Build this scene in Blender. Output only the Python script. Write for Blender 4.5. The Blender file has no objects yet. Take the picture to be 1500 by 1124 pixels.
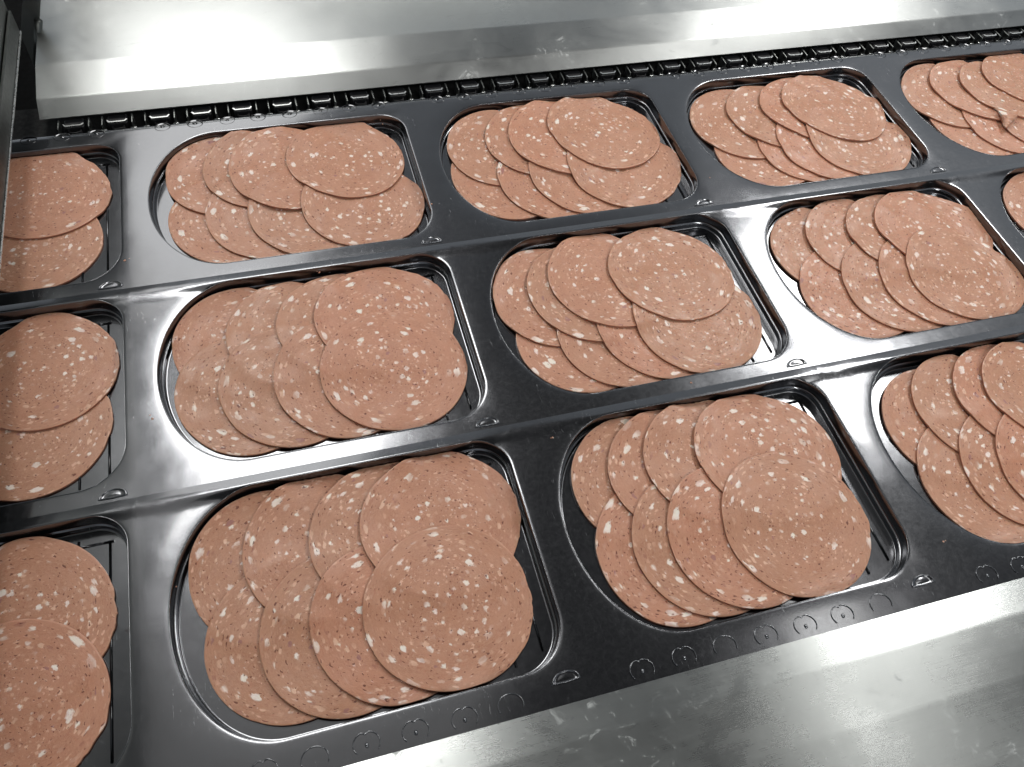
import bpy, math, random
import numpy as np
from mathutils import Matrix, Vector

scene = bpy.context.scene
col = scene.collection
random.seed(7); np.random.seed(7)

# ------------------------------------------------------------------ camera
cam_d = bpy.data.cameras.new("camera"); cam = bpy.data.objects.new("camera", cam_d); col.objects.link(cam)
Rm = ((0.95919997, 0.17554385, -0.22162982), (-0.2700104, 0.80123569, -0.53396231), (0.08384393, 0.57201899, 0.81594392))
M = Matrix(Rm).to_4x4(); M.translation = Vector((0.116486, -0.391660, 0.404325))
cam.matrix_world = M
cam_d.sensor_width = 36.0; cam_d.lens = 1198.19 / 1500 * 36
cam_d.clip_start = 0.01; cam_d.clip_end = 50
scene.camera = cam

# ------------------------------------------------------------------ light
world = bpy.data.worlds.new("World"); scene.world = world; world.use_nodes = True
bg = world.node_tree.nodes["Background"]
wt = world.node_tree                      # a dim room: pale walls low down, dark ceiling overhead
wg = wt.nodes.new('ShaderNodeNewGeometry') if False else wt.nodes.new('ShaderNodeTexCoord')
wx = wt.nodes.new('ShaderNodeSeparateXYZ'); wt.links.new(wg.outputs['Generated'], wx.inputs[0])
wr = wt.nodes.new('ShaderNodeValToRGB'); wt.links.new(wx.outputs[2], wr.inputs[0]); wt.links.new(wr.outputs[0], bg.inputs[0])
wr.color_ramp.interpolation = 'EASE'
wr.color_ramp.elements[0].position = .48; wr.color_ramp.elements[0].color = (.42, .455, .49, 1)
wr.color_ramp.elements[1].position = .82; wr.color_ramp.elements[1].color = (.030, .031, .034, 1)
bg.inputs[1].default_value = 1.0
scene.view_settings.view_transform = 'Standard'; scene.view_settings.look = 'None'
scene.view_settings.exposure = 0.0; scene.view_settings.gamma = 1.0

def lamp(name, loc, sx, sy, rot, radiance, color=(1, 0.985, 0.95)):
    d = bpy.data.lights.new(name, 'AREA'); d.shape = 'RECTANGLE'; d.size = sx; d.size_y = sy
    d.energy = radiance * math.pi * sx * sy; d.color = color
    o = bpy.data.objects.new(name, d); col.objects.link(o)
    o.location = loc; o.rotation_euler = (0, 0, rot)
    return o
TUBE = math.radians(-9)
lamp("ceiling_lamp_or_fill", (2.02, 1.20, 2.0), 0.36, 1.00, TUBE, 32)
lamp("ceiling_lamp_or_fill", (0.0, 1.18, 2.0), 0.58, 0.90, TUBE, 14)
lamp("ceiling_lamp_or_fill", (-0.15, 2.80, 2.0), 0.80, 2.2, TUBE, 2.7)
lamp("ceiling_lamp_or_fill", (1.45, -0.10, 2.0), 0.24, 0.66, TUBE, 5.5)
lamp("ceiling_lamp_or_fill", (-0.12, 0.34, 2.0), 1.1, 0.70, TUBE, .55)  # no fitting: dim ceiling brightness added as a light to lift film reflections
lo = lamp("ceiling_lamp_or_fill", (1.00, -1.90, 2.0), 0.9, 0.35, 0, 1.1)      # added fill light behind the photographer, spread narrowed so the left stays darker
lo.rotation_euler = (Vector((0.62, 0.05, 0)) - Vector(lo.location)).to_track_quat('-Z', 'Y').to_euler(); lo.data.spread = math.radians(34)

# ------------------------------------------------------------------ helpers
def tag(o, label=None, cat=None, group=None, kind=None):
    if label: o['label'] = label
    if cat: o['category'] = cat
    if group: o['group'] = group
    if kind: o['kind'] = kind
    return o
def obj(name, me, m=None, parent=None, loc=None):
    o = bpy.data.objects.new(name, me); col.objects.link(o)
    if m is not None and me is not None and not me.materials: me.materials.append(m)
    if parent: o.parent = parent
    if loc is not None: o.location = loc
    return o
def empty(name, loc=(0, 0, 0)):
    o = bpy.data.objects.new(name, None); col.objects.link(o); o.location = loc; o.empty_display_size = .02
    return o
def mesh(name, v, f, smooth=True):
    me = bpy.data.meshes.new(name); me.from_pydata([tuple(map(float, p)) for p in v], [], f); me.update()
    if smooth: me.polygons.foreach_set('use_smooth', [True] * len(me.polygons))
    return me
def grid_faces(n, m, closed=False):
    """n rings of m points"""
    f = []
    for i in range(n - 1):
        for j in range(m if closed else m - 1):
            k = (j + 1) % m
            f.append((i * m + j, i * m + k, (i + 1) * m + k, (i + 1) * m + j))
    return f
def tube(name, pts, r, seg=8, closed=False):
    v = []; pts = [Vector(p) for p in pts]; n = len(pts)
    for i, p in enumerate(pts):
        a = pts[(i - 1) % n] if closed or i else p; b = pts[(i + 1) % n] if closed or i < n - 1 else p
        t = (b - a).normalized(); u = t.cross(Vector((0, 0, 1)));
        if u.length < 1e-3: u = Vector((1, 0, 0))
        u.normalize(); w = t.cross(u)
        for k in range(seg):
            a_ = 2 * math.pi * k / seg; v.append(p + u * r * math.cos(a_) + w * r * math.sin(a_))
    f = grid_faces(n, seg, True)
    if closed:
        for k in range(seg): f.append(((n - 1) * seg + k, (n - 1) * seg + (k + 1) % seg, (k + 1) % seg, k))
    else:
        f.append(tuple(range(seg))[::-1]); f.append(tuple((n - 1) * seg + k for k in range(seg)))
    return mesh(name, v, f)
def prism_x(name, prof, x0, x1, nx=2, bevel=0):
    """closed (y,z) profile extruded along x"""
    xs = np.linspace(x0, x1, nx); v = []; m = len(prof)
    for x in xs:
        for (y, z) in prof: v.append((x, y, z))
    f = [tuple(reversed(q)) for q in grid_faces(nx, m, True)]
    f.append(tuple(range(m))); f.append(tuple((nx - 1) * m + k for k in range(m))[::-1])
    me = mesh(name, v, f, False); return me
def box(x0, x1, y0, y1, z0, z1, b=0.0):
    """chamfered box vertices and faces, b = chamfer"""
    if b <= 0:
        v = [(x, y, z) for z in (z0, z1) for y in (y0, y1) for x in (x0, x1)]
        return v, [(0, 2, 3, 1), (4, 5, 7, 6), (0, 1, 5, 4), (2, 6, 7, 3), (0, 4, 6, 2), (1, 3, 7, 5)]
    def ring(x0, x1, y0, y1, z): return [(x0 + b, y0, z), (x1 - b, y0, z), (x1, y0 + b, z), (x1, y1 - b, z), (x1 - b, y1, z), (x0 + b, y1, z), (x0, y1 - b, z), (x0, y0 + b, z)]
    v = ring(x0 + b, x1 - b, y0 + b, y1 - b, z0) + ring(x0, x1, y0, y1, z0 + b) + ring(x0, x1, y0, y1, z1 - b) + ring(x0 + b, x1 - b, y0 + b, y1 - b, z1)
    f = grid_faces(4, 8, True); f.append(tuple(range(8))[::-1]); f.append(tuple(range(24, 32)))
    return v, f
class MB:
    def __init__(s): s.v = []; s.f = []
    def add(s, vf):
        v, f = vf; o = len(s.v); s.v += list(v); s.f += [tuple(i + o for i in q) for q in f]; return s
    def mesh(s, name, smooth=False): return mesh(name, s.v, s.f, smooth)

# ------------------------------------------------------------------ material helpers
class NT:
    def __init__(s, name):
        s.m = bpy.data.materials.new(name); s.m.use_nodes = True; s.t = s.m.node_tree
        s.b = s.t.nodes["Principled BSDF"]
    def n(s, typ, **kw):
        n = s.t.nodes.new(typ)
        for k, v in kw.items():
            if k in ('inp',):
                for a, b in v.items():
                    if isinstance(b, bpy.types.NodeSocket): s.t.links.new(b, n.inputs[a])
                    else: n.inputs[a].default_value = b
            else: setattr(n, k, v)
        return n
    def l(s, a, b): s.t.links.new(a, b)
    def math(s, op, a, b=0.0, c=None, clamp=False):
        d = {0: a, 1: b}
        if c is not None: d[2] = c
        n = s.n('ShaderNodeMath', operation=op, inp=d); n.use_clamp = clamp; return n.outputs[0]
    def ss(s, x, lo, hi, a=0.0, b=1.0):
        n = s.n('ShaderNodeMapRange', inp={0: x, 1: lo, 2: hi, 3: a, 4: b}); n.interpolation_type = 'SMOOTHSTEP'; return n.outputs[0]
    def mix(s, fac, a, b):
        n = s.t.nodes.new('ShaderNodeMix'); n.data_type = 'RGBA'
        for i, v in ((0, fac), (6, a), (7, b)):
            if isinstance(v, bpy.types.NodeSocket): s.l(v, n.inputs[i])
            else: n.inputs[i].default_value = v if i == 0 else tuple(v) + (1,)
        return n.outputs[2]
    def noise(s, vec, scale, detail=2.0, rough=0.5, dist=0.0):
        n = s.n('ShaderNodeTexNoise', inp={'Vector': vec, 'Scale': scale, 'Detail': detail, 'Roughness': rough, 'Distortion': dist}); return n.outputs[0]
    def mapping(s, vec, scale=(1, 1, 1), loc=(0, 0, 0), rot=(0, 0, 0)):
        n = s.n('ShaderNodeMapping', inp={0: vec, 3: scale, 1: loc, 2: rot}); return n.outputs[0]
    def bump(s, h, strength=0.3, dist=0.001, normal=None):
        d = {'Height': h, 'Strength': strength, 'Distance': dist}
        if normal is not None: d['Normal'] = normal
        return s.n('ShaderNodeBump', inp=d).outputs[0]

# ---- sausage: pink-brown meat with white fat, peach bits, dark specks
def salami_material():
    k = NT("salami")
    tc = k.n('ShaderNodeTexCoord').outputs['Object']
    rnd = k.n('ShaderNodeObjectInfo').outputs['Random']
    mm = k.mapping(tc, (1000, 1000, 1000))
    rot = k.n('ShaderNodeVectorRotate', rotation_type='Z_AXIS', inp={'Vector': mm, 'Angle': k.math('MULTIPLY', rnd, 40.0)}).outputs[0]
    sx = k.n('ShaderNodeSeparateXYZ', inp={0: rot})
    r = k.math('SQRT', k.math('ADD', k.math('POWER', sx.outputs[0], 2.0), k.math('POWER', sx.outputs[1], 2.0)))
    th = k.math('ARCTAN2', sx.outputs[1], sx.outputs[0])
    off = k.math('MULTIPLY', rnd, 700.0)
    polar = k.n('ShaderNodeCombineXYZ', inp={0: k.math('MULTIPLY', th, 18.0), 1: r, 2: 0.0}).outputs[0]
    flat = k.n('ShaderNodeCombineXYZ', inp={0: sx.outputs[0], 1: sx.outputs[1], 2: 0.0}).outputs[0]
    sel = k.math('GREATER_THAN', k.math('ADD', r, k.math('MULTIPLY', k.noise(flat, 0.15), 10.0)), 25.0)
    mv = k.n('ShaderNodeMix', data_type='VECTOR', inp={0: sel, 4: flat, 5: polar}).outputs[1]
    offv = k.n('ShaderNodeCombineXYZ', inp={0: off, 1: off, 2: 0.0}).outputs[0]
    p = k.n('ShaderNodeVectorMath', operation='ADD', inp={0: mv, 1: offv}).outputs[0]
    # irregular outlines
    wn = k.n('ShaderNodeTexNoise', inp={'Vector': p, 'Scale': 0.50, 'Detail': 2.0, 'Roughness': 0.6})
    wv = k.n('ShaderNodeVectorMath', operation='SCALE', inp={0: k.n('ShaderNodeVectorMath', operation='SUBTRACT', inp={0: wn.outputs['Color'], 1: (.5, .5, .5)}).outputs[0], 'Scale': 2.9}).outputs[0]
    pw = k.n('ShaderNodeVectorMath', operation='ADD', inp={0: p, 1: wv}).outputs[0]
    def blobs(cell, lo, hi, keep, shift, vec=pw, soft=.45, fade=None):
        q = k.mapping(vec, (1, 1, 1), (shift, shift * 1.7, 0))
        v = k.n('ShaderNodeTexVoronoi', voronoi_dimensions='2D', inp={'Vector': q, 'Scale': 1.0 / cell, 'Randomness': .82})
        sc = k.n('ShaderNodeSeparateColor', inp={0: v.outputs['Color']})
        d = k.math('MULTIPLY', v.outputs['Distance'], cell)
        rad = k.math('ADD', k.math('MULTIPLY', k.math('POWER', sc.outputs[0], 2.0), hi - lo), lo)
        m = k.ss(k.math('SUBTRACT', rad, d), -soft * .5, soft * .5)
        return k.math('MULTIPLY', m, k.math('LESS_THAN', sc.outputs[1], keep)), sc.outputs[2]
    dens = k.noise(k.mapping(p, (1, 1, 1), (55, 3, 0)), 0.09, 2)
    base = k.mix(k.ss(k.noise(p, 0.10, 3, .6), .3, .7), (.500, .245, .155), (.425, .196, .120))
    base = k.mix(k.ss(k.noise(pw, 1.3, 4, .7), .35, .75), base, (.54, .288, .188))
    base = k.mix(k.ss(k.noise(k.mapping(pw, (1, 1, 1), (9, 9, 0)), .55, 4, .7), .55, .80, 0, .75), base, (.35, .125, .085))
    tint = k.mix(rnd, (.95, .975, .95), (1.03, .985, .965))
    base = k.n('ShaderNodeMix', data_type='RGBA', blend_type='MULTIPLY', inp={0: 1.0, 6: base, 7: tint}).outputs[2]
    # peach bits
    m1, c1 = blobs(3.6, .2, 1.15, .50, 11)
    m1b, _ = blobs(2.3, .2, .75, .50, 77)
    cA = k.mix(k.math('MULTIPLY', m1, k.ss(dens, .35, .6, .2, .9)), base, (.72, .46, .33))
    cA = k.mix(k.math('MULTIPLY', m1b, k.ss(dens, .4, .65, .05, .8)), cA, (.70, .43, .31))
    # white fat
    m2, c2 = blobs(6.4, .1, 1.85, .62, 31, soft=.8)
    m2b, c3 = blobs(4.3, .1, 1.25, .38, 53, soft=.9)
    fat = k.mix(c2, (.86, .76, .67), (.80, .64, .58))
    fat = k.mix(k.ss(k.noise(pw, 1.0, 2), .4, .7), fat, (.88, .80, .72))
    cA = k.mix(k.math('MULTIPLY', m2, k.ss(dens, .38, .54, .25, .95)), cA, fat)
    cA = k.mix(k.math('MULTIPLY', m2b, k.ss(dens, .46, .60, .10, .95)), cA, fat)
    cA = k.mix(k.math('MULTIPLY', k.ss(k.noise(k.mapping(pw, (1, 1, 1), (140, 9, 0)), .42, 3, .6), .60, .72), k.ss(dens, .42, .6, 0, .3)), cA, (.76, .55, .44))
    # dark meat, specks and pits
    m3, _ = blobs(8.5, .1, 1.0, .40, 91, soft=.7)
    cA = k.mix(k.math('MULTIPLY', m3, .4), cA, (.26, .085, .07))
    m4, _ = blobs(1.9, .02, .42, .62, 17, soft=.22)
    cA = k.mix(k.math('MULTIPLY', m4, .9), cA, (.17, .05, .03))
    m5, _ = blobs(13.0, .0, 1.5, .3, 23, soft=.5)
    cA = k.mix(k.math('MULTIPLY', m5, .55), cA, (.27, .11, .13))
    # cut rim slightly browner
    # casing rim a little paler, cut edge redder
    rim = k.n('ShaderNodeAttribute', attribute_name='rim').outputs['Fac']
    cA = k.mix(k.ss(rim, .55, 1.0, 0, .25), cA, (.62, .36, .24))
    cA = k.mix(k.ss(rim, 1.2, 1.8), cA, (.36, .15, .095))
    k.l(cA, k.b.inputs['Base Color'])
    k.l(k.ss(k.noise(p, .12, 4, .6), .3, .7, .34, .55), k.b.inputs['Roughness'])
    k.b.inputs['Specular IOR Level'].default_value = .45
    k.b.inputs['Subsurface Weight'].default_value = .25; k.b.inputs['Subsurface Radius'].default_value = (1.0, .35, .2); k.b.inputs['Subsurface Scale'].default_value = .0016
    h = k.math('ADD', k.math('MULTIPLY', k.noise(pw, 1.1, 4, .7), .6), k.math('ADD', k.math('MULTIPLY', m2, .25), k.math('MULTIPLY', m4, -1.0)))
    k.l(k.bump(h, .55, .00035), k.b.inputs['Normal'])
    return k.m

# ---- clear packing film lying over dark machine plates: black gloss with smudges
def film_material(name="film", rough=.175, wave=1.0):
    k = NT(name)
    g = k.n('ShaderNodeNewGeometry').outputs['Position']
    mm = k.mapping(g, (1000, 1000, 1000))
    sm = k.noise(mm, .022, 5, .65, .4)
    fine = k.noise(mm, .35, 5, .75, .6)
    haze = k.math('MULTIPLY', k.math('MULTIPLY', k.ss(sm, .56, .76), k.ss(fine, .52, .74)), .7)
    # scratches and finger smears
    w = k.noise(k.mapping(mm, (1, .16, 1), rot=(0, 0, .6)), .5, 6, .8, 1.2)
    w2 = k.noise(k.mapping(mm, (.13, 1, 1), rot=(0, 0, .35)), .55, 6, .8, 1.0)
    sc = k.math('ADD', k.math('MULTIPLY', k.ss(w, .60, .70), k.ss(sm, .44, .60)), k.math('MULTIPLY', k.ss(w2, .66, .74), k.ss(k.noise(mm, .03, 3), .5, .62)), clamp=True)
    base = k.mix(k.math('MULTIPLY', k.math('ADD', haze, sc, clamp=True), .46), (.120, .123, .132), (.40, .41, .42))
    k.l(base, k.b.inputs['Base Color'])
    k.l(k.math('SUBTRACT', .97, k.math('MULTIPLY', k.math('ADD', haze, sc, clamp=True), .45)), k.b.inputs['Metallic'])
    k.b.inputs['Coat Weight'].default_value = .8; k.b.inputs['Coat Roughness'].default_value = .10; k.b.inputs['Coat IOR'].default_value = 1.5
    k.l(k.math('ADD', k.math('MULTIPLY', k.math('ADD', haze, sc), .16), k.ss(fine, .3, .8, rough, rough + .05)), k.b.inputs['Roughness'])
    lo = k.noise(mm, .030, 2, .4)
    n1 = k.bump(lo, .06 * wave, .006)
    n2 = k.bump(k.noise(mm, .9, 2, .5), .02, .0004, n1)
    k.l(n2, k.b.inputs['Normal'])
    return k.m

# ---- steep film walls and ribs: clear film seen edge-on, black with sharp glints
def wall_material():
    k = NT("film_wall"); k.b.inputs['Metallic'].default_value = .9; k.b.inputs['Coat Weight'].default_value = .6; k.b.inputs['Coat Roughness'].default_value = .04; k.b.inputs['Specular Tint'].default_value = (.5, .5, .5, 1); g = k.n('ShaderNodeNewGeometry').outputs['Position']; mm = k.mapping(g, (1000, 1000, 1000))
    k.b.inputs['Base Color'].default_value = (.030, .031, .034, 1)
    k.l(k.ss(k.noise(mm, .4, 3), .3, .7, .05, .14), k.b.inputs['Roughness'])
    k.l(k.bump(k.noise(mm, .12, 3, .5), .25, .001), k.b.inputs['Normal'])
    return k.m
# ---- brushed stainless sheet
def steel_material(name, tint=(.49, .505, .50), rough=.24, dirt=1.0, aniso=.7):
    k = NT(name)
    g = k.n('ShaderNodeNewGeometry').outputs['Position']
    mm = k.mapping(g, (1000, 1000, 1000))
    br = k.noise(k.mapping(mm, (.012, 1, 1)), 2.2, 5, .7)
    bl = k.noise(mm, .017, 5, .65, .5)
    bl2 = k.noise(mm, .12, 5, .7, .8)
    spots = k.math('MULTIPLY', k.ss(bl2, .56, .68), k.ss(bl, .50, .64))
    wip = k.noise(k.mapping(mm, (.3, 1, 1), rot=(0, 0, .5)), .10, 5, .75, 1.5)
    c = k.mix(k.ss(bl, .3, .75), tint, tuple(x * .9 for x in tint))
    c = k.mix(k.math('MULTIPLY', spots, .45 * dirt), c, tuple(min(1, x * 1.25) for x in tint))
    c = k.mix(k.math('MULTIPLY', k.ss(wip, .60, .72), .35 * dirt), c, tuple(x * .55 for x in tint))
    k.l(c, k.b.inputs['Base Color'])
    k.b.inputs['Metallic'].default_value = 1.0
    k.b.inputs['Anisotropic'].default_value = aniso
    k.l(k.n('ShaderNodeTangent', direction_type='RADIAL', axis='X').outputs[0], k.b.inputs['Tangent'])
    k.l(k.math('ADD', k.ss(bl, .3, .7, rough, rough + .08), k.math('ADD', k.math('MULTIPLY', spots, .25 * dirt), k.math('MULTIPLY', br, .08))), k.b.inputs['Roughness'])
    k.l(k.bump(br, .11, .0002), k.b.inputs['Normal'])
    return k.m
def simple(name, c, rough, metal=0.0, ior=1.5):
    k = NT(name); g = k.n('ShaderNodeNewGeometry').outputs['Position']
    n = k.noise(k.mapping(g, (1000, 1000, 1000)), .3, 4, .6)
    k.l(k.mix(n, tuple(x * .75 for x in c), tuple(min(1, x * 1.2) for x in c)), k.b.inputs['Base Color'])
    k.l(k.ss(n, .2, .8, rough * .85, min(1, rough * 1.2)), k.b.inputs['Roughness'])
    k.b.inputs['Metallic'].default_value = metal; k.b.inputs['IOR'].default_value = ior
    return k.m

MAT = dict(salami=salami_material(), film=film_material(), wall=wall_material(), steel=steel_material("brushed_steel"),
           worn=steel_material("worn_steel", (.36, .375, .37), .20, .9), dull=steel_material("dull_steel", (.22, .23, .22), .34, .5),
           lip=simple('dark_steel', (.10, .105, .10), .42, 1.0), black=simple("black_plastic", (.010, .010, .012), .42), bed=simple("dark_bed", (.006, .006, .006), .9, 0.0, 1.2),
           bright=simple("polished_steel", (.60, .61, .60), .28, 1.0), rim=simple("film_rim", (.22, .225, .235), .16, 1.0), gap=simple("dark_recess", (.006, .006, .006), .8))

# ------------------------------------------------------------------ the machine bed
v, f = box(-.9, 1.6, -.7, 1.0, -.10, -.055)
tag(obj('machine_bed', mesh('machine_bed', v, f, False), MAT['bed']), kind='structure')

# ------------------------------------------------------------------ film web with formed pockets
A = .204663; B = .150
GX0, GX1, GY0, GY1 = -186, 14, -2, 146
NX = GX1 - GX0 + 1; NY = GY1 - GY0 + 1; TH = 1.55
def outline(n=400):
    p = []; xr, yt, yb = 6.5, 138.5, 5.0
    def arc(cx, cy, rx, ry, a0, a1, m):
        for i in range(m + 1):
            a = math.radians(a0 + (a1 - a0) * i / m); p.append((cx + rx * math.cos(a), cy + ry * math.sin(a)))
    arc(-132, 71.75, 48.5, 66.75, 90, 270, 120); arc(xr - 26, yb + 26, 26, 26, 270, 360, 40); arc(xr - 19, yt - 19, 19, 19, 0, 90, 40)
    p = np.array(p); q = np.vstack([p, p[:1]]); s = np.r_[0, np.cumsum(np.linalg.norm(np.diff(q, axis=0), axis=1))]
    t = np.arange(n) / n * s[-1]
    return np.stack([np.interp(t, s, q[:, 0]), np.interp(t, s, q[:, 1])], 1)
NO = 400; OUT = outline(NO)
tng = np.roll(OUT, -1, 0) - np.roll(OUT, 1, 0); NRM = np.stack([tng[:, 1], -tng[:, 0]], 1); NRM /= np.linalg.norm(NRM, axis=1)[:, None]
for _ in range(6): NRM = (np.roll(NRM, 1, 0) + NRM * 2 + np.roll(NRM, -1, 0)); NRM /= np.linalg.norm(NRM, axis=1)[:, None]
PO = np.array([0.0, 0.15, 0.3, 0.5, 0.7, 0.85, 1.0, 1.1, 1.25, 1.75, 1.85, 1.95, 2.05, 2.15, 2.35, 2.7, 3.3])
PZ = np.array([-.7, -.92, -1.4, -2.9, -5.2, -6.7, -7.05, -7.2, -7.25, -7.3, -7.45, -7.8, -8.9, -9.8, -10.3, -10.5, -10.5])
WO = np.array([-6.0, -4.5, -3.0, -2.0, -1.0, 0.0, 0.4, 0.65, 0.9, 1.25, 1.6, 2.4, 2.7, 3.0, 3.3, 3.9])
WZ = np.array([0.0, -.03, -.12, -.24, -.40, -.7, -1.3, -2.7, -5.2, -7.1, -7.2, -7.3, -7.8, -9.5, -10.3, -10.5])
RID = 1.35
def sst(t): t = min(1.0, max(0.0, t)); return t * t * (3 - 2 * t)
def ridge(y, row, x):
    return ridge0(y, row) * (.75 + .25 * sst((x + 172) / 34) * sst((8 - x) / 18))
def ridge0(y, row):
    if row == 0: return 0.0
    if y > 139: return RID * max(0.0, (145 - y) / 6.0)
    t = min(1, max(0, (y - 133) / 6.0)); return RID * t * t * (3 - 2 * t)
_bd = []
for (x, y) in OUT:
    dx, dy = x + 86., y - 71.75
    t = min(97. / dx if dx > 0 else 1e9, -107.663 / dx if dx < 0 else 1e9, 73.25 / dy if dy > 0 else 1e9, -76.75 / dy if dy < 0 else 1e9)
    _bd.append(math.hypot(dx, dy) * (t - 1))
LD = np.minimum(np.array(_bd), 15.0)
for _ in range(12): LD = (np.roll(LD, 1) + LD * 2 + np.roll(LD, -1)) / 4
LIP = .10 + .006 * LD + .0013 * LD ** 2
web = empty('film_web'); tag(web, 'glossy clear packaging film web formed into rows of D-shaped pockets under the sausage', 'packaging film')

def pocket_mesh(row):
    v = []
    for o, z in zip(PO, PZ):
        for (x, y), (nx, ny), lp in zip(OUT, NRM, LIP):
            g = (ridge(y, row, x) + .7 - lp) * max(0, 1 - o / 2.2)
            v.append((x - nx * o, y - ny * o, z + g))
    f = [tuple(reversed(q)) for q in grid_faces(len(PO), NO, True)]
    # floor, gently sagging, as shrinking rings
    base = np.array(v[-NO:]); c = np.array([-86., 71.75]); last = len(PO)
    for s in (.93, .8, .62, .42, .22):
        for p in base:
            v.append((c[0] + (p[0] - c[0]) * s, c[1] + (p[1] - c[1]) * s, -10.5 + .25 * (1 - s)))
    n0 = (last - 1) * NO
    for q in grid_faces(6, NO, True): f.append(tuple(i + n0 for i in reversed(q)))
    f.append(tuple(n0 + 5 * NO + j for j in range(NO)))
    v = [(x / 1000, y / 1000, z / 1000) for x, y, z in v]
    return mesh('tray_pocket', v, f)
PM = {0: pocket_mesh(0), 1: pocket_mesh(1)}
def rim_mesh(row, o, zz, r):
    pts = [((x - nx * o) / 1000, (y - ny * o) / 1000, (zz - (lp if o < 1 else 0) + (ridge(y, row, x) if o < 1 else 0)) / 1000) for (x, y), (nx, ny), lp in zip(OUT, NRM, LIP)]
    return tube('pocket_rim', pts[::2], r / 1000, 6, True)
RM = {0: rim_mesh(0, .15, .05, .20), 1: rim_mesh(1, .15, .05, .20)}; RM2 = rim_mesh(0, 1.8, -7.25, .15)

def surface(row):
    """flat film round one pocket, mm local"""
    x0, x1, y0, y1 = -193.663, 11.0, -5.0, 145.0; cx, cy = -86., 71.75
    ang = []
    bd = []
    for (x, y) in OUT:
        dx, dy = x - cx, y - cy; t = min((x1 - cx) / dx if dx > 0 else 1e9, (x0 - cx) / dx if dx < 0 else 1e9, (y1 - cy) / dy if dy > 0 else 1e9, (y0 - cy) / dy if dy < 0 else 1e9)
        bd.append([cx + dx * t, cy + dy * t])
    bd = np.array(bd)
    for c in ((x0, y0), (x0, y1), (x1, y0), (x1, y1)):
        k = np.linalg.norm(bd - np.array(c), axis=1).argmin(); bd[k] = c
    ts = [0, .015, .04, .1, .18, .28, .4, .55, .72, .86, 1]; v = []
    for t in ts:
        for (x, y), (bx, by), lp in zip(OUT, bd, LIP):
            X = x + (bx - x) * t; Y = y + (by - y) * t; D = math.hypot(bx - x, by - y); d = D * t
            z = -(lp - .1) * max(0, 1 - d / min(D, 15.0)) ** 2 - .1 * max(0, 1 - d / 1.2) ** 2
            if t < 1 or Y > 140 or True: z += ridge(Y, row, X)
            if t == 1 and by < 0: z = 0
            if t == 1 and row and by > 144.9: z = 0
            v.append((X, Y, z))
    # t==1 side borders keep the ridge height so neighbouring tiles meet
    return v, [tuple(q) for q in grid_faces(len(ts), NO, True)]
mb = MB()
COLS = range(-1, 6)
for r in range(3):
    sv, sf = surface(r)
    for c in COLS:
        mb.add(([(x / 1000 + c * A, y / 1000 - r * B, z / 1000) for x, y, z in sv], sf))
xa, xb = -.193663 - A, .011 + 5 * A
ns = 120
for (y0, y1) in ((.145, .1535), (-.322, -.305)):
    ys = np.linspace(y0, y1, 5); xs = np.linspace(xa, xb, ns); v = []
    for y in ys:
        for x in xs:
            e = 0
            if y0 > 0: e = -.0010 * max(0, (y - .150) / .0035) ** 2 + .00012 * math.sin(x * 92) * ((y - y0) / (y1 - y0))
            v.append((x, y, e))
    mb.add((v, grid_faces(5, ns)))
surf = obj('web_surface', mb.mesh('web_surface', True), MAT['film'], web)

# embossed half-moon tab near each pocket corner
def half_moon():
    P = []
    for i in range(25):
        a = math.pi * i / 24; P.append((7.4 * math.cos(a) + 1.0 * math.sin(a), 5.4 * math.sin(a) ** .9))
    for i in range(1, 12): P.append((-7.4 + 14.8 * i / 12, -.35 * math.sin(math.pi * i / 12)))
    P = np.array(P); c = np.array([0, 2.4]); m = len(P)
    prof = [(1.0, 0.0), (.96, .22), (.91, .38), (.85, .30), (.79, .05), (.72, -.08), (.5, -.02), (.2, .12)]
    v = []
    for s, z in prof:
        for p in P: v.append(((c[0] + (p[0] - c[0]) * s) / 1000, (c[1] + (p[1] - c[1]) * s) / 1000, z / 1000 * 1.25))
    f = grid_faces(len(prof), m, True); f.append(tuple((len(prof) - 1) * m + j for j in range(m)))
    return mesh('corner_tab', v, f)
TAB = half_moon()
def rib(x0, y0, x1, y1, r=.7): return tube('rib', [(x0 / 1000, y0 / 1000, -.01030), (x1 / 1000, y1 / 1000, -.01030)], r / 1000, 8)
RIBS = [rib(-5, 17, -5, 128), rib(-20.3, 12.5, -20.3, 131), rib(-40, 127.5, -3, 127.5), rib(-42, 131, -42, 121), rib(-158, 40, -158, 104), rib(-165, 92, -158, 92)]
bmp = [(-158 + 5.2 * math.cos(a), 58 + 5.2 * math.sin(a), -10.3) for a in [math.radians(90 + 180 * i / 12) for i in range(13)]]
RIBS.append(tube('rib', [(x / 1000, y / 1000, z / 1000) for x, y, z in bmp], .0004, 8))
bmp = [(-161 + 5.2 * math.cos(a), 88 + 5.2 * math.sin(a), -10.3) for a in [math.radians(90 + 180 * i / 12) for i in range(13)]]
RIBS.append(tube('rib', [(x / 1000, y / 1000, z / 1000) for x, y, z in bmp], .0004, 8))
for r in range(3):
    for c in COLS:
        p = obj('tray_pocket', PM[0 if r == 0 else 1], MAT['film'], web, (c * A, -r * B, 0))
        if c in (-1, 5): continue
        obj('pocket_rim', RM[0 if r == 0 else 1], MAT['rim'], p); obj('pocket_rim', RM2, MAT['film'], p)
        for m_ in RIBS: obj('rib', m_, MAT['wall'], p)
        t = obj('corner_tab', TAB, MAT['film'], web, (c * A - .0005, -r * B - .0028, .0002))

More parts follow.
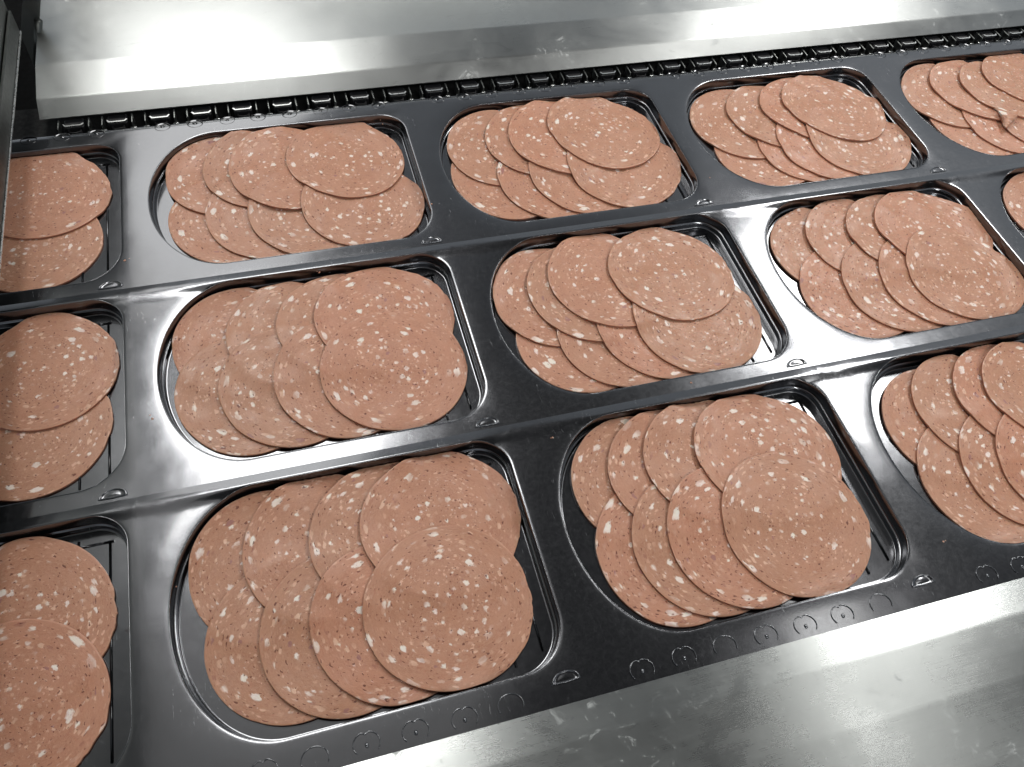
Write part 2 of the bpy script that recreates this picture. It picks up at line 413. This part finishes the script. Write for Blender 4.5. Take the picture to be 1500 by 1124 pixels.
# clip marks pressed into the film margins
def clip_mark():
    mbx = MB()
    pts = []
    for i in range(29):
        a = math.radians(-38 + 256 * i / 28); R_ = 6.2
        rr = R_ - 1.5 * math.exp(-((math.degrees(a) - 90) / 9) ** 2)
        pts.append((rr * math.cos(a) / 1000, rr * .86 * math.sin(a) / 1000, .0001))
    m1 = tube('t', pts, .00024, 6); mbx.add(([tuple(v.co) for v in m1.vertices], [tuple(p.vertices) for p in m1.polygons]))
    # small dimple
    v = []
    for (r_, z) in ((.9, 0.02), (.7, .35), (.35, .6), (.08, .65)):
        for k in range(12): v.append((r_ * math.cos(k * math.pi / 6) / 1000, (r_ * 1.3 * math.sin(k * math.pi / 6) - .6) / 1000, z / 1000))
    f = grid_faces(4, 12, True); f.append(tuple(range(36, 48))); mbx.add((v, f))
    return mbx.mesh('grip_mark', True)
def plain_mark():
    pts = []
    for i in range(22):
        a = math.radians(-25 + 230 * i / 21); pts.append((6.2 * math.cos(a) / 1000, 5.4 * math.sin(a) / 1000, .0001))
    return tube('grip_mark', pts, .00022, 6)
def far_mark():
    """shallow round dish with a rim and a dimple"""
    v = []; prof = [(5.9, 0.03), (5.6, .45), (5.2, .55), (4.8, .25), (3.8, -.1), (2.2, .0), (1.3, .5), (.6, 1.0), (.1, 1.1)]
    for r_, z in prof:
        for k in range(32): v.append((r_ * math.cos(k * math.pi / 16) / 1000, r_ * .8 * math.sin(k * math.pi / 16) / 1000, z * .5 / 1000))
    f = grid_faces(len(prof), 32, True); f.append(tuple((len(prof) - 1) * 32 + j for j in range(32))); return mesh('grip_mark', v, f)
CM, PMK, FM = clip_mark(), plain_mark(), far_mark()
P9 = A / 9
for k in range(-9, 46):
    x = .0838 + k * P9; ph = k % 9
    if ph in (5, 6): continue
    jit = random.uniform(-.0006, .0006)
    if -.20 < x < .75:
        obj('grip_mark', PMK if ph in (0, 4) else CM, MAT['rim'], web, (x + jit, -.3065 + random.uniform(-.0004, .0004), .0002))
for k in range(-9, 46):
    x = .1281 + k * P9; ph = k % 9
    if ph in (4,) or not -.12 < x < .98: continue
    o = obj('grip_mark', FM, MAT['wall'], web, (x + random.uniform(-.0008, .0008), .1500, -.0002)); o.rotation_euler[2] = random.uniform(-.2, .2)

# ------------------------------------------------------------------ gripper chain along the far margin
LP = .02972
chain = empty('gripper_chain', (0, .166, -.004)); tag(chain, 'black gripper chain with silver hook plates along the far edge of the film', 'chain')
def hook_plate():
    m_ = MB()
    # bevelled silver lip: wide top bar with sloped ends
    prof = [(-7.2, 0), (-5.6, -2.4), (5.6, -2.4), (7.2, 0), (6.4, .6), (5.0, -1.2), (-5.0, -1.2), (-6.4, .6)]
    v = []; n = len(prof)
    for z in (4.1, 4.9):
        for x, y in prof: v.append((x / 1000, y / 1000, z / 1000))
    f = [(i, (i + 1) % n, n + (i + 1) % n, n + i) for i in range(n)]
    for o in (0, n):
        for q in ((0, 1, 6, 7), (1, 2, 5, 6), (2, 3, 4, 5)): f.append(tuple(o + i for i in (q if o else q[::-1])))
    m_.add((v, f)); return m_.mesh('hook_plate')
HP = hook_plate()
v, f = box(-.0068, .0068, -.0052, .0045, -.006, .0036, .0009); BODY = mesh('link_body', v, f, False)
v = []
for i in range(4):
    pass
SP = MB()
for i in range(4):
    t_ = tube('s', [(4.2 * math.cos(a) / 1000, (-6.2 + 2.3 * math.sin(a)) / 1000, (.8 - i * 1.3) / 1000) for a in [2 * math.pi * q / 20 for q in range(20)]], .0004, 6, True)
    SP.add(([tuple(q.co) for q in t_.vertices], [tuple(q.vertices) for q in t_.polygons]))
SPR = SP.mesh('spring', True)
v, f = box(-.0005, .0005, -.0062, .004, -.006, .0038, .0002); SIDE = mesh('side_plate', v, f, False)
PIN = tube('pin', [(-.0028, -.004, 0), (.0012, -.004, 0)], .0009, 8)
v, f = box(-.0045, .0045, -.003, .0045, -.006, .0012, .0006); BR = mesh('bridge', v, f, False)
for k in range(-5, 29):
    lx = .1241 + k * LP
    link = obj('chain_link', BODY, MAT['black'], chain, (lx, 0, 0))
    obj('hook_plate', HP, MAT['bright'], link, (0, -.0035, 0)); obj('spring', SPR, MAT['black'], link)
    for s in (-1, 1):
        obj('side_plate', SIDE, MAT['dull'], link, (s * .0103, -.001, .0006)); obj('pin', PIN, MAT['bright'], link, (s * .0103 + .0008, -.003, -.001))
# rail under the chain, a dark channel
rail = obj('chain_rail', prism_x('chain_rail', [(.1545, -.014), (.20, -.014), (.20, -.010), (.1545, -.010)], -.4, 1.1), MAT['gap']); tag(rail, 'black guide rail beneath the gripper chain at the far film edge', 'rail')

# ------------------------------------------------------------------ steel guards
def sheet(profile, th, rnd=.0007):
    """rounded open polyline (y,z) thickened downwards into a closed profile"""
    P = [Vector(p) for p in profile]; R_ = [P[0]]
    for i in range(1, len(P) - 1):
        a = (P[i - 1] - P[i]).normalized(); b = (P[i + 1] - P[i]).normalized()
        p0 = P[i] + a * rnd * 2; p1 = P[i] + b * rnd * 2
        for t in (0, .25, .5, .75, 1): R_.append((1 - t) ** 2 * p0 + 2 * t * (1 - t) * P[i] + t * t * p1)
    R_.append(P[-1]); top = R_; bot = []
    for i, p in enumerate(top):
        a = top[max(i - 1, 0)]; b = top[min(i + 1, len(top) - 1)]; d = (b - a).normalized(); n = Vector((d.y, -d.x))
        if n.y > 0: n = -n
        bot.append(p + n * th)
    return [tuple(p) for p in top] + [tuple(p) for p in reversed(bot)]
def smooth_sheet(me):
    me.polygons.foreach_set('use_smooth', [len(p.vertices) == 4 for p in me.polygons])
    me.set_sharp_from_angle(angle=math.radians(9)); return me
far_prof = [(.1675, .0035), (.1808, .0112), (.2148, .0166), (.40, .0182), (.4005, .12)]
g1 = empty('far_guard', (0, 0, 0)); tag(g1, 'bent brushed stainless steel guard sheet covering the chain behind the far row', 'guard')
obj('guard_sheet', smooth_sheet(prism_x('guard_sheet', sheet(far_prof, .0012), -.0460, 1.3, 2)), MAT['steel'], g1)
near_prof = [(-.3135, .003), (-.3305, .0058), (-.3590, .0068), (-.56, .0020)]
g2 = empty('near_guard', (0, 0, 0)); tag(g2, 'scuffed brushed stainless steel guard sheet along the near edge of the film', 'guard')
obj('guard_sheet', smooth_sheet(prism_x('guard_sheet', sheet(near_prof[::-1], .0012), -.5, 1.0, 2)), MAT['worn'], g2)

# ------------------------------------------------------------------ hood at the left
hood = empty('side_hood', (-.05, .2, .03)); tag(hood, 'dull grey steel hood plate cutting across the left edge above the film', 'machine hood')
def hb(name, x0, x1, y0, y1, z0, z1, m_, b=.0003):
    v, f = box(x0 + .05, x1 + .05, y0 - .2, y1 - .2, z0 - .03, z1 - .03, b); return obj(name, mesh(name, v, f, False), MAT[m_], hood)
hb('panel', -.0565, -.0545, -.38, .238, .040, .27, 'dull')
hb('lip', -.0540, -.0522, -.38, .236, .0300, .0470, 'lip')
hb('edge_strip', -.0521, -.0512, -.38, .236, .0296, .0312, 'bright', .0002)
hb('shade_roof', -.60, -.0565, -.38, .60, .265, .27, 'dull')  # unseen roof, added to block light from upper left and darken reflections
# bracket and hinge barrel behind the hood
def at(px, py, Y):
    d = M.to_3x3() @ Vector(((px - 750) / 1198.19, -(py - 562) / 1198.19, -1)); o = M.translation
    return o + d * ((Y - o.y) / d.y)
q = [at(31, 24, .262), at(38, -40, .262), at(62, -40, .262), at(58, 30, .262), at(57, 96, .262), at(50, 98, .262), at(30, 50, .262)]
v = [tuple(p) for p in q] + [(p.x, p.y + .0015, p.z) for p in q]; n = len(q)
f = [tuple(range(n))[::-1], tuple(range(n, 2 * n))] + [(i, (i + 1) % n, n + (i + 1) % n, n + i) for i in range(n)]
br = obj('hinge_bracket', mesh('hinge_bracket', v, f, False), MAT['dull'])
tag(br, 'small grey bracket plate with a hinge barrel behind the side hood', 'bracket')
a_, b_ = at(56, 30, .258), at(55, 94, .258)
obj('hinge_barrel', tube('hinge_barrel', [a_, b_], .0030, 16), MAT['lip'], br)

# ------------------------------------------------------------------ sausage slices
# per pocket (column,row), bottom of the stack first: [place, x, y, radius, shape terms] in mm from the pocket's origin
SL = {(1,0):[["b1",-128.7,55.6,42.3,-0.2,-0.2,0.3,0.5],["a1",-128.6,99.5,41.5,0.0,0.0,-0.0,0.0],["b2",-103.9,54.1,42.2,-0.2,-0.1,0.2,0.5],["a2",-102.6,99.3,42.0,-0.1,-0.1,0.1,0.4],["b3",-75.8,50.8,41.7,-0.1,-0.0,0.1,0.2],["a3",-84.0,94.9,43.1,-0.4,-0.1,0.4,0.3],["b4",-37.7,51.9,42.8,0.3,-0.1,-0.2,-0.3],["a4",-42.3,98.6,42.4,0.6,0.1,-0.3,-0.1]],
(2,0):[["b1",-131.5,62.0,43.5,-0.5,-0.4,0.5,0.9],["a1",-128.8,93.6,42.2,-0.2,-0.0,0.2,0.1],["b2",-99.6,53.4,42.1,-0.2,-0.1,0.3,0.4],["a2",-98.1,95.5,42.3,-0.2,0.1,0.1,0.0],["b3",-75.3,53.4,41.9,-0.2,-0.1,0.0,0.4],["a3",-78.7,94.5,43.7,-0.5,0.2,-0.1,-0.2],["b4",-40.7,57.1,45.3,0.3,0.9,-0.0,-0.0],["a4",-44.2,95.6,44.6,0.7,-0.7,1.1,0.3]],
(3,0):[["b1",-123.7,54.2,41.5,0.0,0.0,-0.0,-0.0],["a1",-127.3,90.3,43.7,-0.4,-0.2,0.2,0.4],["b2",-87.1,51.9,41.3,0.1,0.0,-0.1,-0.2],["a2",-95.5,92.3,41.9,-0.2,-0.2,-0.1,0.7],["b3",-70.5,52.5,41.5,-0.0,-0.0,0.0,0.0],["a3",-64.6,94.5,42.2,-0.1,0.2,-0.4,0.1],["b4",-39.7,53.0,44.7,0.6,0.0,0.1,-0.3],["a4",-41.4,92.4,44.7,0.9,-0.6,-0.2,0.0]],
(4,0):[["b1",-121.1,55.2,42.5,-0.2,-0.3,0.3,0.7],["a1",-126.4,93.4,42.7,-0.3,-0.1,0.4,0.1],["b2",-92.5,51.0,41.8,-0.1,-0.1,0.2,0.2],["a2",-96.0,94.7,42.6,-0.2,-0.5,0.2,1.0],["b3",-62.8,46.0,41.4,-0.0,-0.0,-0.1,-0.1],["a3",-70.3,90.7,41.9,-0.1,-0.1,-0.1,0.4],["a4",-41.2,100.8,40.9,0.4,0.1,-1.0,0.2]],
(1,1):[["a1",-131.2,94.4,41.4,0.0,-0.0,-0.1,0.0],["b1",-130.6,56.8,43.0,-0.3,-0.3,0.1,0.8],["a2",-99.5,94.1,41.3,0.0,-0.1,0.0,0.2],["b2",-106.1,55.2,42.4,-0.2,-0.2,0.1,0.5],["a3",-68.7,94.2,41.4,0.0,-0.0,0.0,0.1],["b3",-73.9,54.4,42.7,-0.3,-0.0,-0.0,0.1],["a4",-42.2,93.5,43.8,0.6,0.0,-0.0,0.7],["b4",-43.8,53.9,44.5,0.5,0.8,-0.5,-0.1]],
(2,1):[["b1",-127.6,52.7,41.7,-0.0,-0.1,-0.2,0.1],["a1",-132.7,91.3,42.7,-0.2,0.0,0.1,0.1],["b2",-101.0,50.5,41.7,-0.0,-0.1,0.0,0.2],["a2",-109.1,88.9,42.8,-0.3,-0.2,0.4,0.6],["b3",-74.1,51.5,41.8,-0.0,-0.1,-0.0,0.3],["a3",-92.5,95.1,43.1,-0.3,-0.2,0.0,0.3],["b4",-45.0,52.5,45.1,0.3,0.9,0.0,0.0],["a4",-48.3,92.9,44.1,1.1,-0.0,0.1,-0.5]],
(3,1):[["a1",-127.7,93.9,41.1,0.0,-0.1,0.1,0.0],["b1",-124.3,52.8,42.1,-0.2,0.1,0.2,-0.2],["a2",-98.0,96.9,41.1,0.0,-0.1,0.1,0.2],["b2",-92.3,51.6,42.3,-0.2,0.1,0.2,-0.2],["a3",-65.0,95.3,41.4,0.1,0.0,-0.5,0.2],["b3",-64.0,50.2,41.8,-0.1,0.0,0.1,-0.1],["a4",-36.8,92.8,44.8,0.8,-0.5,0.1,0.6],["b4",-38.5,50.9,44.0,0.5,-0.5,-0.5,-1.0]],
(1,2):[["a1",-130.4,94.2,41.7,-0.1,0.0,0.1,-0.1],["b1",-125.4,53.6,41.2,0.1,-0.0,-0.2,0.1],["a2",-102.9,97.5,41.8,-0.1,0.1,0.1,-0.1],["b2",-99.2,50.4,41.8,-0.0,0.0,0.2,-0.1],["a3",-67.6,96.2,42.4,-0.0,0.3,-0.4,-0.2],["b3",-74.2,50.2,41.9,-0.1,-0.1,0.1,0.2],["a4",-39.2,96.0,43.4,0.4,0.7,-0.4,0.5],["b4",-45.8,50.3,43.4,0.4,0.7,-0.4,-0.3]],
(2,2):[["a1",-125.2,96.1,41.6,-0.0,0.0,0.1,-0.0],["b1",-124.4,52.3,42.7,-0.4,-0.0,0.4,0.1],["a2",-102.7,96.2,41.6,0.1,0.0,-0.3,0.1],["b2",-104.4,51.5,42.2,-0.2,-0.0,0.2,0.1],["a3",-80.3,97.7,41.8,0.0,0.1,-0.3,0.1],["b3",-84.1,50.6,42.3,-0.2,0.0,0.1,-0.1],["a4",-45.5,93.4,44.8,0.8,-0.5,0.2,0.7],["b4",-49.1,50.2,44.5,0.3,0.5,-0.0,-0.1]],
(3,2):[["a1",-123.6,89.8,41.8,-0.0,0.1,0.2,-0.1],["b1",-121.4,49.3,43.1,-0.4,-0.0,0.3,0.1],["a2",-99.7,95.6,41.2,-0.1,-0.0,0.6,0.4],["b2",-93.8,50.2,42.1,-0.2,0.1,0.2,-0.2],["a3",-68.7,96.1,41.9,-0.0,0.2,-0.1,0.3],["b3",-71.2,46.8,41.7,-0.1,0.1,0.0,-0.2],["a4",-48.6,94.9,41.3,0.1,-0.0,-0.5,0.2]],
(0,0):[["b4",-48.6,53.7,41.5,0.0,0.0,-0.1,-0.1],["a4",-44.4,100.0,42.4,-0.2,-0.5,0.4,-0.7]],
(0,1):[["b4",-44.5,54.3,42.1,-0.2,0.2,-0.2,0.4],["a4",-39.7,95.9,41.5,0.0,0.1,-0.3,-0.0]],
(0,2):[["a4",-44.6,92.3,43.2,-0.2,-0.5,-0.4,-0.6],["b4",-48.1,51.0,42.7,-0.1,-0.4,0.4,-0.2]],
(4,1):[["a1",-123.4,96.2,41.3,0.1,0.1,0.6,0.0]]}
def offs():
    X, Y = np.meshgrid(np.arange(GX0, GX1 + 1), np.arange(GY0, GY1 + 1)); P = np.stack([X.ravel(), Y.ravel()], 1).astype(float)
    N0 = np.stack([tng[:, 1], -tng[:, 0]], 1); o = np.empty(len(P))
    for i in range(0, len(P), 4000):
        d = P[i:i + 4000, None] - OUT[None]; dd = (d ** 2).sum(2); k = dd.argmin(1); ar = np.arange(len(k))
        o[i:i + 4000] = -np.sign((d[ar, k] * N0[k]).sum(1)) * np.sqrt(dd[ar, k])
    return o.reshape(NY, NX), X, Y
OFF, GX, GY = offs(); HB = np.minimum(np.interp(OFF, WO, WZ), -7.3)
def rad(s, th):
    r = s[2] + 0 * th
    for k in (2, 3): r = r + s[3 + 2 * (k - 2)] * np.cos(k * th) + s[4 + 2 * (k - 2)] * np.sin(k * th)
    return r
def box3(Q):
    B_ = np.zeros_like(Q)
    for dy in (-1, 0, 1):
        for dx in (-1, 0, 1): B_ += np.roll(np.roll(Q, dy, 0), dx, 1)
    return B_
def samp(S, x, y):
    fx = np.clip(x - GX0, 0, NX - 1.001); fy = np.clip(y - GY0, 0, NY - 1.001); i = fx.astype(int); j = fy.astype(int); u = fx - i; v = fy - j
    return S[j, i] * (1 - u) * (1 - v) + S[j, i + 1] * u * (1 - v) + S[j + 1, i] * (1 - u) * v + S[j + 1, i + 1] * u * v
SEG = 128; th_ = np.arange(SEG) * 2 * math.pi / SEG
rowname = ('far', 'middle', 'near'); trayname = {0: 'tray cut off at the left edge', 1: 'first whole tray', 2: 'second whole tray', 3: 'third whole tray', 4: 'tray cut off at right edge'}
if True:
    trn = lambda c, r: ('tray at right edge' if (c, r) in ((4, 0), (4, 1), (3, 2)) else trayname[c])
posn = {'1': 'leftmost', '2': 'second', '3': 'third', '4': 'rightmost'}
rs = np.random.RandomState(11)
for (c, r), slices in SL.items():
    H = HB.copy()
    names = [q[0] for q in slices]
    for nm, *s in slices:
        th = np.arctan2(GY - s[1], GX - s[0]); d = np.hypot(GX - s[0], GY - s[1]); M_ = (d <= rad(s, th) + 1.2).astype(float); MW = np.maximum(box3(M_), 1)
        S = H.copy()
        for _ in range(70): S = np.maximum(H, np.where(M_ > 0, box3(S * M_) / MW, H))
        S = np.where(M_ > 0, S, H)
        if nm[0] == 'a': S = S + 1.8*np.clip((GY - (s[1] - 12)) / 52, 0, 1) * M_
        H = np.where(d <= rad(s, th), S + TH + .06, H)
        # rim with small tears
        ra = rad(s, th_); n_ = rs.normal(0, 1, SEG)
        for _ in range(1): n_ = (np.roll(n_, 1) + n_ + np.roll(n_, -1)) / 3
        torn = np.clip(np.cos(th_ - rs.uniform(-.9, .6)) * 3 - 1.9, 0, 1) * (1.0 if nm[1] == '4' else .35)
        lowf = sum(rs.uniform(-.07, .07) * np.cos(k * th_ + rs.uniform(0, 6.28)) for k in (4, 5, 7, 9))
        ra = ra + lowf + n_ * (.06 + .40 * torn) - .35 * torn * (rs.uniform(0, 1, SEG) > .88)
        # keep inside the pocket wall
        for _ in range(30):
            x = s[0] + ra * np.cos(th_); y = s[1] + ra * np.sin(th_); bad = samp(OFF, x, y) < 1.1; ra = np.where(bad, ra - .25, ra)
        rings = [0.0, .12, .25, .38, .50, .61, .71, .80, .88, .94, .975, .993]; v = []
        rimv = [0.0]; ph = rs.uniform(0, 6.28); lift = rs.uniform(.0, .6)
        def put(fr, dz, shrink=0.0, rv=0.0):
            rimv.extend([rv] * SEG)
            x = s[0] + (ra * fr - shrink) * np.cos(th_); y = s[1] + (ra * fr - shrink) * np.sin(th_); z = samp(S, x, y) + dz + lift * fr ** 5 * np.clip(np.cos(2 * th_ + ph), 0, 1) ** 2
            for a, b_, q in zip(x, y, z): v.append(((a - s[0]) / 1000, (b_ - s[1]) / 1000, q / 1000))
        z0 = float(samp(S, np.array([s[0]]), np.array([s[1]]))[0]) + TH
        v.append((0, 0, z0 / 1000))
        for fr in rings[1:]: put(fr, TH, 0.0, 1.0 if fr > .99 else (.6 if fr > .97 else 0.0))
        put(1.0, TH - .12, .03, 1.0); put(1.0, TH * .5, -.04, 2.0); put(1.0, .1, .03, 2.0); put(.985, .0, 0.0, 2.0); put(.9, 0); put(.6, 0); put(.3, 0)
        nr = len(rings) - 1 + 7; f = [(0, 1 + j, 1 + (j + 1) % SEG) for j in range(SEG)]
        for i in range(nr - 1):
            for j in range(SEG):
                k_ = (j + 1) % SEG; f.append((1 + i * SEG + j, 1 + (i + 1) * SEG + j, 1 + (i + 1) * SEG + k_, 1 + i * SEG + k_))
        e0 = 1 + (nr - 1) * SEG; f.append(tuple(e0 + j for j in range(SEG))[::-1])
        zc = z0 / 1000; v = [(a, b_, q - zc) for a, b_, q in v]
        o = obj('sausage_slice', mesh('sausage_slice', v, f), MAT['salami'], None, (s[0] / 1000 + c * A, s[1] / 1000 - r * B, zc))
        at_ = o.data.attributes.new('rim', 'FLOAT', 'POINT'); at_.data.foreach_set('value', rimv)
        o.data.set_sharp_from_angle(angle=math.radians(50))
        line = 'back line' if nm[0] == 'a' else 'front line'; pos = posn[nm[1]]
        if c == 0: lab = 'sausage slice at the %s of the %s row %s' % ('back' if nm[0] == 'a' else 'front', rowname[r], trayname[0])
        else: lab = 'sausage slice, %s in %s, %s row, %s' % (pos, line, rowname[r], trn(c, r))
        tag(o, lab, 'sausage slice', 'sausage slices shingled in the film trays')

# ------------------------------------------------------------------ curled flap, casing tears and crumbs
def crumb(mb_, x, y, z, r, q):
    n_ = 7; v = [(x, y, z + r * .8)]
    for k, (rr, zz) in enumerate(((.7, .55), (1, .1))):
        for j in range(n_):
            a = 2 * math.pi * j / n_ + q.uniform(-.3, .3); w = r * rr * q.uniform(.6, 1.25); v.append((x + w * math.cos(a), y + w * math.sin(a), z + r * zz * q.uniform(.5, 1.1)))
    f = [(0, 1 + j, 1 + (j + 1) % n_) for j in range(n_)] + [(1 + j, 1 + n_ + j, 1 + n_ + (j + 1) % n_, 1 + (j + 1) % n_) for j in range(n_)]
    mb_.add((v, f))
qr = random.Random(5); mc = MB()
def world_at(px, py, z):
    d = M.to_3x3() @ Vector(((px - 750) / 1198.19, -(py - 562) / 1198.19, -1)); o_ = M.translation; return o_ + d * ((z - o_.z) / d.z)
for px, py in ((466, 397), (169, 900), (1045, 868), (222, 612), (700, 690), (560, 178), (1385, 790), (1260, 812), (1042, 262), (262, 858), (806, 640), (630, 300), (1010, 560), (186, 380)):
    for _ in range(qr.choice((1, 2))):
        p = world_at(px + qr.uniform(-4, 4), py + qr.uniform(-4, 4), 0); crumb(mc, p.x, p.y, .0000, qr.uniform(.0003, .0008), qr)
cr = obj('meat_crumbs', mc.mesh('meat_crumbs', True), MAT['salami']); tag(cr, 'tiny pale sausage crumbs scattered on the film between the trays', 'crumbs', None, 'stuff')

tp = [(1458, 158), (1466, 160), (1475, 163), (1484, 164), (1493, 162)]; bt = [(1470, 176), (1471, 184), (1474, 187), (1478, 184), (1481, 176)]
v = []
for t in (0, .25, .5, .75, 1):
    for (ax, ay), (bx, by) in zip(tp, bt):
        p = world_at(ax + (bx - ax) * t, ay + (by - ay) * t, .0012 - .0035 * t); v.append((p.x + .0012 * math.sin(t * 3.1), p.y - .0015 * math.sin(t * 3.1), p.z))
nv = len(v); v += [(x, y + .0008, z - .0010) for x, y, z in v]
f = grid_faces(5, 5); f = [tuple(reversed(q)) for q in f] + [tuple(i + nv for i in q) for q in f]
par = next(o_ for o_ in col.objects if o_.name.startswith('sausage_slice') and 'third in back line, far row, tray at right' in o_.get('label', ''))
fl = obj('curled_flap', mesh('curled_flap', [tuple(Vector(p) - par.location) for p in v], f), MAT['salami'], par); fl['label'] = 'small curled flap of torn sausage'
